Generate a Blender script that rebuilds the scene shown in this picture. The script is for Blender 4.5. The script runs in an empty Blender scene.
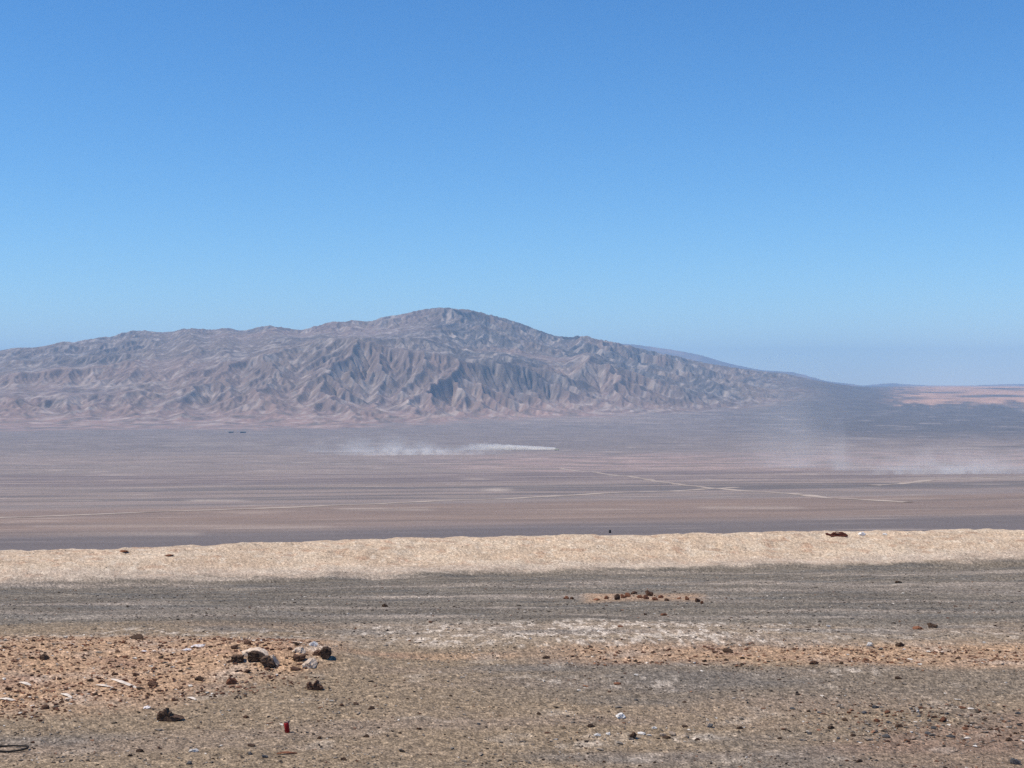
import bpy, bmesh, math, random
import numpy as np
from mathutils import Vector, Matrix

# ------------------------------------------------------------------ camera
S = bpy.context.scene
COL = S.collection
FPX = 1400.0            # focal length in pixels of a 1024 px wide picture
EYE = 4.2               # eye height above the near ground
cam_d = bpy.data.cameras.new('camera')
cam_d.sensor_width = 36.0
cam_d.lens = 36.0 * FPX / 1024.0
cam_d.clip_start = 0.5
cam_d.clip_end = 80000.0
cam = bpy.data.objects.new('camera', cam_d)
cam.location = (0, 0, EYE)
cam.rotation_euler = (math.radians(90), 0, 0)
COL.objects.link(cam)
S.camera = cam

# ------------------------------------------------------------------ light
SUN_EL, SUN_AZ = 60.0, -102.0      # azimuth measured from +Y (view direction), negative = left
sdir = Vector((math.sin(math.radians(SUN_AZ)) * math.cos(math.radians(SUN_EL)),
               math.cos(math.radians(SUN_AZ)) * math.cos(math.radians(SUN_EL)),
               math.sin(math.radians(SUN_EL))))
sun_d = bpy.data.lights.new('sun', 'SUN')
sun_d.energy = 4.6
sun_d.angle = math.radians(0.5)
sun_d.color = (1.0, 0.92, 0.79)
sun = bpy.data.objects.new('sun', sun_d)
sun.rotation_euler = sdir.to_track_quat('Z', 'Y').to_euler()
sun.location = (0, 0, 50)
COL.objects.link(sun)

W = bpy.data.worlds.new('World')
S.world = W
W.use_nodes = True
wn = W.node_tree
wn.nodes.clear()
sky = wn.nodes.new('ShaderNodeTexSky')
sky.sky_type = 'NISHITA'
sky.sun_disc = False
sky.sun_elevation = math.radians(SUN_EL)
sky.sun_rotation = math.radians(SUN_AZ)
sky.altitude = 1200
sky.air_density = 1.0
sky.dust_density = 0.1
sky.ozone_density = 1.6
bg = wn.nodes.new('ShaderNodeBackground')
bg.inputs['Strength'].default_value = 0.11
wo = wn.nodes.new('ShaderNodeOutputWorld')
# the clear dry air of the high desert: a deeper, more saturated blue overhead
sk_a = wn.nodes.new('ShaderNodeVectorMath'); sk_a.operation = 'MULTIPLY'
sk_a.inputs[1].default_value = (.11, .11, .11)
sk_s = wn.nodes.new('ShaderNodeSeparateXYZ')
sk_c = wn.nodes.new('ShaderNodeCombineXYZ')
sk_b = wn.nodes.new('ShaderNodeVectorMath'); sk_b.operation = 'MULTIPLY'
sk_b.inputs[1].default_value = tuple(g / .11 for g in (1.05, 1.13, 1.33))
wn.links.new(sky.outputs[0], sk_a.inputs[0])
wn.links.new(sk_a.outputs[0], sk_s.inputs[0])
for i_, p_ in enumerate((1.59, 1.2, 1.0)):
    pw = wn.nodes.new('ShaderNodeMath'); pw.operation = 'POWER'
    pw.inputs[1].default_value = p_
    wn.links.new(sk_s.outputs[i_], pw.inputs[0])
    wn.links.new(pw.outputs[0], sk_c.inputs[i_])
wn.links.new(sk_c.outputs[0], sk_b.inputs[0])
wn.links.new(sk_b.outputs[0], bg.inputs['Color'])
wn.links.new(bg.outputs[0], wo.inputs['Surface'])

vs = S.view_settings
vs.view_transform = 'Standard'
vs.look = 'None'
vs.gamma = 1.0
vs.use_curve_mapping = False
vs.exposure = 0.0
S.cycles.max_bounces = 4
S.cycles.diffuse_bounces = 2
S.cycles.volume_bounces = 4
S.cycles.transparent_max_bounces = 16
S.cycles.use_denoising = False
HAZE = 5.2e-5

rng = np.random.default_rng(7)
random.seed(7)


# ------------------------------------------------------------------ numpy noise
def _h(ix, iy, seed):
    n = (ix.astype(np.int64) * 374761393 + iy.astype(np.int64) * 668265263 + seed * 1442695041) & 0xffffffff
    n = ((n ^ (n >> 13)) * 1274126177) & 0xffffffff
    n = n ^ (n >> 16)
    return n.astype(np.float64) * (2 * math.pi / 4294967296.0)


def gn(x, y, seed=0):
    """gradient noise, about -1..1"""
    ix, iy = np.floor(x), np.floor(y)
    fx, fy = x - ix, y - iy
    sx, sy = fx * fx * fx * (fx * (fx * 6 - 15) + 10), fy * fy * fy * (fy * (fy * 6 - 15) + 10)
    r = []
    for dy in (0, 1):
        for dx in (0, 1):
            a = _h(ix + dx, iy + dy, seed)
            r.append(np.cos(a) * (fx - dx) + np.sin(a) * (fy - dy))
    return 1.5 * ((r[0] * (1 - sx) + r[1] * sx) * (1 - sy) + (r[2] * (1 - sx) + r[3] * sx) * sy)


def fbm(x, y, octv=4, seed=0, gain=0.5):
    s, a, t = 0.0, 1.0, 0.0
    for o in range(octv):
        s = s + a * gn(x * 2 ** o + 17.3 * o, y * 2 ** o - 9.1 * o, seed + o)
        t += a
        a *= gain
    return s / t


def ss(a, b, x):
    t = np.clip((x - a) / (b - a), 0, 1)
    return t * t * (3 - 2 * t)


def band(x, a, b, e):
    return ss(a - e, a + e, x) * (1 - ss(b - e, b + e, x))


# ------------------------------------------------------------------ ground heights
PY = np.array([0, 14, 20, 23, 30, 40, 50, 57, 59.5, 62, 64.2, 66, 67.5, 70, 80, 120, 200, 300, 360, 400, 430, 500, 600,
               900, 1300, 2000, 3200, 5000, 6500, 8000, 10000, 12000, 16000, 40000], float)
PZ = np.array([0, 0, 0.0, -0.04, -0.62, -1.72, -2.88, -3.78, -4.0, -3.80, -3.32, -3.08, -3.2, -3.9, -9.2, -16.5, -27, -36, -38.5, -40,
               -41.5, -45, -51, -68, -88, -119, -147, -160, -140, -87, -46, -22, -26, -26], float)


def s_of(X, Y):
    return Y - 0.155 * X * ss(26, 60, Y) * (1 - ss(100, 6000, Y)) - 0.06 * np.maximum(Y, 0) * np.clip(X / np.maximum(Y, 1), -.5, .5) * ss(90, 300, Y) * (1 - ss(900, 2500, Y))


def base_z(X, Y):
    s = s_of(X, Y)
    # the bank curves a little and its foot wanders
    bankw = np.exp(-((s - 66) / 12.0) ** 2)
    s = s + bankw * (1.3 * gn(X / 19.0, X * 0 + 3.3, 41) + 0.5 * gn(X / 6.0, X * 0 + 8.3, 42))
    z = np.interp(s, PY, PZ) + bankw * .006 * np.clip(X, -30, 0)
    return z


def mound(X, Y, x0, y0, rx, ry, h):
    return h * np.exp(-((X - x0) / rx) ** 2 - ((Y - y0) / ry) ** 2)


HEAPS = []       # (x, y, rx, ry, h): little rises of the ground under boulder groups


def ground_z(X, Y, fine=True):
    X = np.asarray(X, float)
    Y = np.asarray(Y, float)
    z = base_z(X, Y)
    near = 1 - ss(70, 90, Y)
    mid = ss(300, 900, Y) * (1 - ss(9000, 15000, Y))
    z = z + near * 0.10 * fbm(X / 5.0, Y / 5.0, 3, 5) * ss(4, 10, np.hypot(X, Y))
    z = z + np.exp(-((s_of(X, Y) - 66) / 3.0) ** 2) * (.10 * fbm(X / 2.4, Y / 2.4, 3, 7) + .07 * fbm(X / .7, Y / .7, 2, 8))
    z = z + near * band(Y, 40, 90, 10) * 0.10 * fbm(X / 2.2, Y / 2.2, 3, 6)
    z = z + mid * 1.6 * fbm(X / 260.0, Y / 130.0, 4, 9)
    for hx, hy, rx, ry, h in HEAPS:
        z = z + mound(X, Y, hx, hy, rx, ry, h)
    if fine:
        z = z + near * 0.022 * fbm(X / 0.45, Y / 0.45, 3, 11)
    return z


def pix(px, py):
    """the ground point seen at a given place of the photograph: (x, y, z)"""
    dx, dz = (px - 512) / FPX, -(py - 384) / FPX
    lo = 5.0
    ts = np.concatenate([np.linspace(8, 90, 1400), np.geomspace(90.5, 16000, 1500)])
    zz = ground_z(ts * dx, ts, False)
    below = (EYE + ts * dz) < zz
    i = int(np.argmax(below)) if below.any() else len(ts) - 1
    a, b = ts[max(i - 1, 0)], ts[i]
    for _ in range(24):
        m = 0.5 * (a + b)
        if EYE + m * dz < float(ground_z(m * dx, m, False)):
            b = m
        else:
            a = m
    return (b * dx, b, float(ground_z(b * dx, b, True)))


for (hx, hy, rx, ry, h) in ((248, 655, 1.0, .9, .16), (308, 655, .8, .8, .13)):
    p = pix(hx, hy)
    HEAPS.append((p[0], p[1], rx, ry, h))


# ------------------------------------------------------------------ materials
def new_mat(name, rough=0.9):
    m = bpy.data.materials.new(name)
    m.use_nodes = True
    nt = m.node_tree
    b = nt.nodes['Principled BSDF']
    b.inputs['Roughness'].default_value = rough
    b.inputs['Specular IOR Level'].default_value = 0.15
    return m, nt, b


def N(nt, typ, **kw):
    n = nt.nodes.new(typ)
    for k, v in kw.items():
        if k in n.inputs.keys():
            n.inputs[k].default_value = v
        else:
            setattr(n, k, v)
    return n


def noise_val(nt, vec, scale, detail=3, rough=0.5):
    n = N(nt, 'ShaderNodeTexNoise', Scale=scale, Detail=detail, Roughness=rough)
    nt.links.new(vec, n.inputs['Vector'])
    return n.outputs['Fac']


def ramp(nt, fac, stops):
    r = nt.nodes.new('ShaderNodeValToRGB')
    e = r.color_ramp.elements
    while len(e) < len(stops):
        e.new(0.5)
    for el, (p, c) in zip(e, stops):
        el.position = p
        el.color = c if len(c) == 4 else (*c, 1)
    nt.links.new(fac, r.inputs['Fac'])
    return r.outputs['Color']


def mix(nt, blend, fac, a, b):
    m = nt.nodes.new('ShaderNodeMix')
    m.data_type = 'RGBA'
    m.blend_type = blend
    for sock, v in ((m.inputs['Factor'], fac), (m.inputs['A'], a), (m.inputs['B'], b)):
        if hasattr(v, 'is_linked') or hasattr(v, 'links'):
            nt.links.new(v, sock)
        elif isinstance(v, tuple):
            sock.default_value = v if len(v) == 4 else (*v, 1)
        else:
            sock.default_value = v
    return m.outputs['Result']


def g3(v):
    return (v, v, v)


def mat_ground():
    m, nt, b = new_mat('desert_ground', 0.95)
    at = N(nt, 'ShaderNodeAttribute', attribute_name='albedo')
    ge = nt.nodes.new('ShaderNodeNewGeometry')
    pos = ge.outputs['Position']
    n1 = noise_val(nt, pos, 9.0, 3, 0.65)
    n2 = noise_val(nt, pos, 30.0, 2, 0.6)
    c1 = ramp(nt, n1, [(0.32, g3(.62)), (0.5, g3(1.0)), (0.68, g3(1.32))])
    c2 = ramp(nt, n2, [(0.34, g3(.55)), (0.5, g3(1.0)), (0.66, g3(1.45))])
    n3 = noise_val(nt, pos, 0.012, 4, 0.6)
    c3 = ramp(nt, n3, [(0.3, (.93, .93, .95)), (0.7, (1.07, 1.06, 1.04))])
    c = mix(nt, 'MULTIPLY', 1.0, at.outputs['Color'], c1)
    c = mix(nt, 'MULTIPLY', 1.0, c, c2)
    c = mix(nt, 'MULTIPLY', 1.0, c, c3)
    nt.links.new(c, b.inputs['Base Color'])
    bp = N(nt, 'ShaderNodeBump', Strength=0.55, Distance=0.02)
    nt.links.new(n2, bp.inputs['Height'])
    bp2 = N(nt, 'ShaderNodeBump', Strength=0.6, Distance=0.06)
    nt.links.new(n1, bp2.inputs['Height'])
    nt.links.new(bp.outputs[0], bp2.inputs['Normal'])
    nt.links.new(bp2.outputs[0], b.inputs['Normal'])
    return m


def mat_attr(name, sc, lo=.75, hi=1.25, rough=0.92):
    """colour carried by each stone or slope itself, broken up by noise"""
    m, nt, b = new_mat(name, rough)
    at = N(nt, 'ShaderNodeAttribute', attribute_name='albedo')
    ge = nt.nodes.new('ShaderNodeNewGeometry')
    n1 = noise_val(nt, ge.outputs['Position'], sc, 4, 0.65)
    c1 = ramp(nt, n1, [(0.3, g3(lo)), (0.7, g3(hi))])
    nt.links.new(mix(nt, 'MULTIPLY', 1.0, at.outputs['Color'], c1), b.inputs['Base Color'])
    return m


def mat_stone(name, dark, light, sc=18.0, crust=None):
    m, nt, b = new_mat(name, 0.88)
    tc = nt.nodes.new('ShaderNodeTexCoord')
    oi = nt.nodes.new('ShaderNodeObjectInfo')
    add = N(nt, 'ShaderNodeVectorMath', operation='ADD')
    nt.links.new(tc.outputs['Object'], add.inputs[0])
    nt.links.new(oi.outputs['Random'], add.inputs[1])
    n1 = noise_val(nt, add.outputs[0], sc, 4, 0.65)
    c = ramp(nt, n1, [(0.3, dark), (0.72, light)])
    if crust:
        n2 = noise_val(nt, add.outputs[0], sc * .35, 3, 0.6)
        f = ramp(nt, n2, [(0.5, g3(0)), (0.6, g3(1))])
        c = mix(nt, 'MIX', f, c, crust)
    vv = ramp(nt, oi.outputs['Random'], [(0, g3(.75)), (1, g3(1.25))])
    c = mix(nt, 'MULTIPLY', 1.0, c, vv)
    nt.links.new(c, b.inputs['Base Color'])
    bp = N(nt, 'ShaderNodeBump', Strength=0.7, Distance=0.02)
    nt.links.new(n1, bp.inputs['Height'])
    nt.links.new(bp.outputs[0], b.inputs['Normal'])
    return m


M = {
    'ground': mat_ground(),
    'mountain': mat_attr('mountain_rock', 0.02, .88, 1.12),
    'gravel': mat_attr('gravel_stones', 25.0),
    'track': mat_attr('track_dust', 0.12, .8, 1.2),
    'dark': mat_stone('dark_stone', (.045, .027, .018), (.14, .085, .055)),
    'brown': mat_stone('brown_stone', (.07, .035, .022), (.17, .095, .06)),
    'rust': mat_stone('rust_stone', (.13, .05, .025), (.30, .14, .08)),
    'grey': mat_stone('grey_stone', (.075, .07, .068), (.17, .16, .155)),
    'pale': mat_stone('pale_stone', (.42, .30, .205), (.70, .56, .43)),
    'white': mat_stone('white_stone', (.72, .65, .57), (.88, .83, .77)),
    'slab': mat_stone('crusted_stone', (.10, .05, .035), (.22, .12, .08), 14.0, (.50, .36, .28)),
    'hot': mat_stone('rusted_iron', (.06, .016, .01), (.17, .05, .03), 9.0),
}


# ------------------------------------------------------------------ mesh helpers
def mesh_np(name, verts, faces, mat=None, smooth=True, albedo=None):
    me = bpy.data.meshes.new(name)
    nv, nf = len(verts), len(faces)
    k = faces.shape[1]
    me.vertices.add(nv)
    me.vertices.foreach_set('co', np.ascontiguousarray(verts, dtype=np.float32).ravel())
    me.loops.add(nf * k)
    me.loops.foreach_set('vertex_index', np.ascontiguousarray(faces, dtype=np.int32).ravel())
    me.polygons.add(nf)
    me.polygons.foreach_set('loop_start', np.arange(0, nf * k, k, dtype=np.int32))
    me.polygons.foreach_set('use_smooth', np.full(nf, smooth, dtype=bool))
    if albedo is not None:
        a = me.attributes.new('albedo', 'FLOAT_COLOR', 'POINT')
        full = np.ones((nv, 4), np.float32)
        full[:, :3] = albedo
        a.data.foreach_set('color', full.ravel())
    me.update(calc_edges=True)
    o = bpy.data.objects.new(name, me)
    COL.objects.link(o)
    if mat:
        me.materials.append(mat)
    return o


def grid_faces(nr, nc, wrap=False):
    i = np.arange(nr - 1)[:, None]
    j = np.arange(nc if wrap else nc - 1)[None, :]
    j2 = (j + 1) % nc
    return np.stack([i * nc + j, i * nc + j2, (i + 1) * nc + j2, (i + 1) * nc + j], -1).reshape(-1, 4)


def tag(o, label=None, cat=None, group=None, kind=None):
    if label:
        o['label'] = label
    if cat:
        o['category'] = cat
    if group:
        o['group'] = group
    if kind:
        o['kind'] = kind
    return o


def lerp(a, b, f):
    return a + (b - a) * f[..., None]


C = lambda *v: np.array(v, float)
GREY = C(.255, .186, .118)
GREYB = C(.172, .143, .108)
SOIL = C(.42, .265, .155)
SALT = C(.68, .57, .45)
BANK = C(.52, .385, .262)


# ------------------------------------------------------------------ ground colour (the soils and salts of the place)
def ground_albedo(X, Y):
    z = base_z(X, Y)
    Ys = np.maximum(Y, 1.0)
    U = 512 + FPX * X / Ys          # bearing
    R = 384 + FPX * (EYE - z) / Ys  # how far down the slope
    U = np.clip(U, -1500, 2500)
    n_a = fbm(X / 3.0, Y / 3.0, 4, 21)
    n_b = fbm(X / 0.9, Y / 0.9, 4, 23)
    n_s = fbm(X / 6.0, Y / 1.2, 4, 25)
    n_t = fbm(X / .15, Y / 0.5, 3, 27) * .7 + .5 * fbm(X / .9, Y / .9, 3, 26)
    n_l = fbm(X / 2.6, Y / .7, 3, 28)
    near = 1 - ss(66, 70, s_of(X, Y))
    col = np.broadcast_to(GREY, X.shape + (3,)).copy()
    # lower edge: browner, lighter and darker drifts
    col = lerp(col, C(.25, .185, .135), ss(-.1, .5, n_s) * .6)
    col = lerp(col, C(.150, .137, .12), ss(.0, .45, fbm(X / 5, Y / 2.0, 4, 31)) * .6)
    col = lerp(col, C(.235, .152, .105), band(R, 714, 752, 8) * ss(700, 880, U) * ss(-.3, .3, n_a) * .8)
    col = lerp(col, C(.215, .150, .105), ss(735, 768, R) * ss(700, 1000, U) * .7)
    # blue-grey desert pavement below the bank
    col = lerp(col, GREYB, band(R + 6 * n_s, 560, 624, 5) * .95)
    col = lerp(col, C(.130, .118, .100), band(R, 560, 618, 6) * ss(-.05, .35, n_s) * .75)
    col = lerp(col, C(.165, .138, .108), band(R + 6 * n_s, 664, 700, 8) * ss(380, 600, U) * .5)
    for r0, u0, u1, w, st in ((586, -200, 210, 2.2, .55), (596, 320, 720, 2.0, .55), (583, 560, 1200, 2.0, .45), (603, -200, 170, 1.8, .5),
                              (612, -200, 160, 2.2, .4), (592, 680, 1200, 2.4, .35), (577, 100, 420, 1.5, .4), (618, 30, 480, 2.2, .35), (589, 250, 620, 1.2, .4), (573, 600, 1300, 1.3, .4),
                              (601, 700, 1300, 1.5, .4), (607, 150, 560, 1.6, .4), (611, 760, 1300, 1.6, .4), (580, -300, 120, 1.3, .4), (615, 560, 900, 1.5, .35)):
        rr = R - r0 + 4.0 * gn(X / 9.0, Y / 30.0 + r0, 77)
        col = lerp(col, C(.36, .29, .225), np.exp(-(rr / w) ** 2) * band(U, u0, u1, 50) * min(1, st * 1.5) * ss(-.6, .0, n_l))
    pv_ = band(R, 568, 624, 6)
    col = col * np.exp(.55 * pv_ * fbm(X / 3.5, Y / .8, 4, 45))[..., None]
    # salt crust streaks
    salt = band(R + 5 * n_a, 624, 643, 4) * (ss(.02, .30, n_t) * .85 + .16) * (ss(300, 380, U) * (1 - .45 * ss(760, 860, U)))
    salt = np.maximum(salt, band(R + 4 * n_a, 622, 646, 3) * band(U, 500, 735, 20) * ss(-.06, .22, n_t))
    salt = np.maximum(salt, band(R + 2 * n_a, 630, 638, 2) * band(U, 20, 360, 20) * ss(.0, .4, n_t) * .8)
    salt = np.maximum(salt, band(R + 3 * n_a, 676, 688, 3) * band(U, 500, 680, 30) * ss(.05, .35, n_t) * .8)
    salt = np.maximum(salt, band(R + 3 * n_a, 668, 676, 2) * band(U, 760, 880, 20) * ss(.05, .3, n_t) * .6)
    salt = np.maximum(salt, band(R + 3 * n_a + (U - 600) * .06, 738, 744, 2) * band(U, 560, 730, 20) * ss(-.3, .2, n_t) * .55)
    salt = np.maximum(salt, np.exp(-((U - 312) / 15.0) ** 2 - ((R - 656) / 8.0) ** 2) * 1.5 * ss(-.4, .1, n_t))
    salt = np.maximum(salt, ss(.25, .5, n_b) * band(R, 640, 768, 5) * .28)
    # reddish soils
    e = 14 * n_a + 5 * n_b
    low = 704 - np.clip((U - 120) * .16, -6, 60)
    soil = ss(634, 640, R + 3 * n_a) * (1 - ss(low - 14, low + 14, R + 14 * n_a + 8 * n_b)) * (1 - ss(285, 360, U + e * 2.5))
    soilb = band(R + 3 * n_a, 644 - 2 * ss(700, 1000, U), 661 + 8 * ss(760, 1000, U) + 7 * n_a, 5) * ss(480, 640, U + e) * .85
    soilb = np.maximum(soilb, band(R + 2 * n_a, 650, 656, 2) * band(U, 320, 520, 20) * .6)
    soilb = np.maximum(soilb, band(R, 594, 602, 2) * band(U, 585, 702, 10) * .8)
    soil = np.maximum(soil, soilb)
    sc = lerp(np.broadcast_to(SOIL, col.shape), C(.42, .29, .195), ss(-.1, .5, n_b))
    sc = lerp(sc, C(.26, .15, .10), ss(.1, .5, fbm(X / 1.3, Y / .8, 3, 35)) * .6)
    col = lerp(col, sc, soil * .92)
    col = lerp(col, np.broadcast_to(SALT, col.shape), np.clip(salt, 0, 1) * .68 * (1 - .5 * soil))
    # the bank
    s = s_of(X, Y)
    bank = ss(60.2, 61.6, s + .9 * fbm(X / 2.2, Y / 1.2, 4, 33) + .35 * fbm(X / .6, Y / .5, 2, 34)) * (1 - ss(68, 74, s))
    bc = lerp(np.broadcast_to(BANK, col.shape), C(.57, .445, .315), ss(-.2, .4, fbm(X / 5, Y / 1.5, 4, 37)))
    bc = lerp(bc, C(.40, .325, .26), band(s + .5 * n_l, 58, 62.4, .8) * .5)
    bc = lerp(bc, C(.42, .26, .165), ss(.14, .4, fbm(X / .9, Y / .6, 4, 38)) * band(s, 62, 69, 2) * .7)
    bc = bc * np.exp(.22 * fbm(X / 2.5, Y / 1.2, 4, 46))[..., None]
    bc = lerp(bc, C(.64, .53, .40), ss(.15, .4, fbm(X / .5, Y / .4, 3, 39)) * .6)
    col = lerp(col, bc, bank)
    # grain of the gravel itself
    pg = np.random.default_rng(99)
    g = np.clip(pg.normal(0, 1, X.shape), -2.2, 2.2)
    g2 = fbm(X / .09, Y / .16, 2, 29)
    amp = .25 * (1 - .6 * bank) * (1 - ss(68, 74, s))
    col = col * np.exp(amp * g + .42 * g2 * (1 - .5 * bank) * (1 - ss(68, 74, s)))[..., None]
    # ---- the wide plain beyond
    far = ss(69, 75, s)
    P1 = fbm(X / 500, Y / 60, 4, 51)
    P2 = fbm(X / 900, Y / 220, 4, 53)
    P3 = fbm(X / 160, Y / 40, 4, 55)
    P4 = fbm(X / 80, 34 * np.log(Ys), 4, 59)
    base = np.broadcast_to(C(.285, .222, .190), col.shape)
    pc = lerp(base, C(.205, .172, .155), ss(-.15, .3, P1) * .7)
    pc = lerp(pc, C(.29, .22, .18), ss(.1, .45, P2) * .5)
    pc = lerp(pc, C(.170, .142, .132), 1 - ss(450, 500, s + 20 * P1))                # dark strip behind the bank
    pc = lerp(pc, C(.235, .160, .120), band(s + 40 * P1, 485, 760, 30) * (.55 + .3 * P3))
    pc = lerp(pc, C(.130, .115, .112), band(s, 900, 1250, 80) * ss(-.2, .2, P1) * .6)
    # pale scrapes and turned ground
    pink = band(Y + 700 * P3 + 300 * P2, 1900, 2900, 260) * ss(360, 520, U) * ss(-.35, .25, P4 + .5 * P3)
    pc = lerp(pc, C(.36, .25, .215), np.clip(pink, 0, 1) * .75)
    pc = lerp(pc, C(.16, .12, .12), band(Y, 1350, 1850, 80) * ss(-.3, .2, P1) * .5)
    for u0, u1, r0, w, st in ((165, 270, 444.5, 1.6, .8), (190, 245, 501, 1.1, .8), (340, 430, 509.5, 1.0, .8), (485, 508, 489.5, 1.1, 1.0),
                              (150, 340, 438, 1.4, .35), (850, 880, 438.5, .8, .8), (700, 800, 507, 1.4, .45), (30, 330, 526, 1.6, .35),
                              (-60, 200, 533, 1.6, .4), (900, 1060, 478, 1.2, .5)):
        rr = R - r0 + 1.6 * gn(X / 150.0, Y * 0 + r0, 78)
        pc = lerp(pc, C(.47, .38, .31), .85 * np.exp(-(rr / w) ** 2) * band(U, u0, u1, 12) * st * ss(-.6, .0, P3))
    # slate coloured fan and pink flats to the right
    slate = ss(3000, 5000, Y) * ss(640, 820, U + 60 * P2)
    pc = lerp(pc, C(.118, .104, .100), slate * .85)
    P5 = fbm(X / 220, 75 * np.log(Ys), 4, 65)
    pc = pc * np.exp(.30 * P5 * ss(2500, 3500, Y))[..., None]
    pc = lerp(pc, C(.36, .29, .25), ss(.22, .5, P5) * ss(2500, 3500, Y) * (1 - ss(6500, 7500, Y)) * .6)
    pf = band(Y + 900 * P3, 7600, 30000, 300) * ss(880, 935, U + 60 * P3 - .02 * (Y - 8000) * 0)
    pc = lerp(pc, C(.54, .32, .215), pf * .9 * ss(-.45, .0, fbm(X / 700, Y / 900, 3, 57)))
    pc = lerp(pc, C(.20, .165, .15), band(Y, 3000, 5600, 300) * (1 - ss(640, 820, U)) * .6)
    pc = pc * np.exp(.22 * P4 + .16 * P3 + .06 * g)[..., None]
    pc = lerp(pc, C(.45, .36, .29), ss(.28, .55, P4) * .5 * (1 - ss(3200, 4200, Y)))
    col = lerp(col, pc, far)
    return col


def build_ground():
    fine = np.radians(np.linspace(-22.5, 22.5, 1046))
    out = np.radians(np.concatenate([np.linspace(22.5, 60, 60)[1:], np.linspace(60, 300, 90)[1:-1], np.linspace(300, 337.5, 60)[:-1]]))
    ph = np.concatenate([fine, out])
    rs = [0.3, 1, 2, 4, 6, 8, 10, 12, 13.4]
    while rs[-1] < 75:
        r = rs[-1]
        rs.append(r + min(max(r * r / 6800.0, .035), .17))
    while rs[-1] < 330:
        rs.append(rs[-1] * 1.03)
    while rs[-1] < 7000:
        rs.append(rs[-1] * (1 + .0045 + .0000012 * rs[-1]))
    while rs[-1] < 30000:
        rs.append(rs[-1] * 1.02)
    rs = np.array(rs)
    X = rs[:, None] * np.sin(ph)[None, :]
    Y = rs[:, None] * np.cos(ph)[None, :]
    Z = ground_z(X, Y)
    A = ground_albedo(X, Y)
    nr, nc = X.shape
    o = mesh_np('ground', np.stack([X, Y, Z], -1).reshape(-1, 3), grid_faces(nr, nc, True)[:, ::-1], M['ground'], True, A.reshape(-1, 3))
    tag(o, 'stony desert floor with a tan bank and a wide hazy plain', 'ground', kind='structure')
    return o


build_ground()


# ------------------------------------------------------------------ mountains
# running water cuts the valleys: every cell drains to its lowest neighbour
def receivers(H, cell):
    ny,nx=H.shape; idx=np.arange(ny*nx).reshape(ny,nx)
    best=np.zeros((ny,nx)); rec=idx.copy(); dist=np.full((ny,nx),cell,float)
    P=np.pad(H,1,mode='constant',constant_values=1e9); PI_=np.pad(idx,1)
    for dy in(-1,0,1):
        for dx in(-1,0,1):
            if dx==0 and dy==0: continue
            d=cell*math.hypot(dx,dy)
            s=(H-P[1+dy:1+dy+ny,1+dx:1+dx+nx])/d
            m=s>best
            best=np.where(m,s,best); rec=np.where(m,PI_[1+dy:1+dy+ny,1+dx:1+dx+nx],rec); dist=np.where(m,d,dist)
    return rec.ravel(),best,dist
def accum(rec,n,steps=11):
    S=np.ones(n); R=rec.copy(); self_=np.arange(n)
    for _ in range(steps):
        m=R!=self_
        # nodes at a root stop passing on
        add=np.bincount(R[m],weights=S[m],minlength=n)
        S2=S+add
        R2=R[R]
        # those whose receiver is a root must stop: mark by pointing to themselves
        isroot=(R[R]==R)&m
        R=np.where(isroot,self_,R2); S=S2
        if not m.any(): break
    return S
def carve(H,cell,iters,K,m_=.4,diff=.03,seed=0,U=0):
    n=H.size
    for it in range(iters):
        rec,sl,dist=receivers(H,cell)
        A=accum(rec,n).reshape(H.shape)
        d=K*A**m_*sl
        d=np.minimum(d,sl*dist*.45)
        H=H-d+U
        # pits fill a little
        L=np.zeros_like(H); L[1:-1,1:-1]=.25*(H[:-2,1:-1]+H[2:,1:-1]+H[1:-1,:-2]+H[1:-1,2:])-H[1:-1,1:-1]
        pit=(sl==0)
        H=H+diff*L+np.where(pit,np.maximum(L,0)+.3,0)
    return H,A


def up2(Z):
    ny, nx = Z.shape
    O = np.empty((2 * ny - 1, 2 * nx - 1))
    O[::2, ::2] = Z
    O[1::2, ::2] = .5 * (Z[1:] + Z[:-1])
    O[:, 1::2] = .5 * (O[:, :-1:2] + O[:, 2::2])
    return O


def gblur(a, n):
    k = np.exp(-np.linspace(-2, 2, 2 * n + 1) ** 2)
    k /= k.sum()
    return np.convolve(np.pad(a, n, mode='edge'), k, 'valid')


SKY_X = [-250, -120, 0, 15, 30, 50, 60, 75, 90, 110, 125, 140, 155, 170, 180, 195, 210, 225, 240, 255, 270, 285, 300, 315, 330, 345, 352, 365, 380,
         400, 420, 440, 460, 480, 500, 520, 540, 555, 570, 585, 600, 615, 630, 650, 680, 700, 730, 760, 800, 850, 900, 940, 1300]
SKY_R = [372, 362, 350, 347, 348, 344, 341, 342, 338, 336, 331, 330, 332, 332, 328, 328, 330, 327, 331, 327, 325, 328, 330, 325, 321, 322, 319, 322, 317,
         314, 309, 307, 309, 312, 317, 323, 331, 336, 337, 335, 340, 342, 346, 351, 357, 362, 367, 371, 376, 381, 385, 388, 390]


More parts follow.
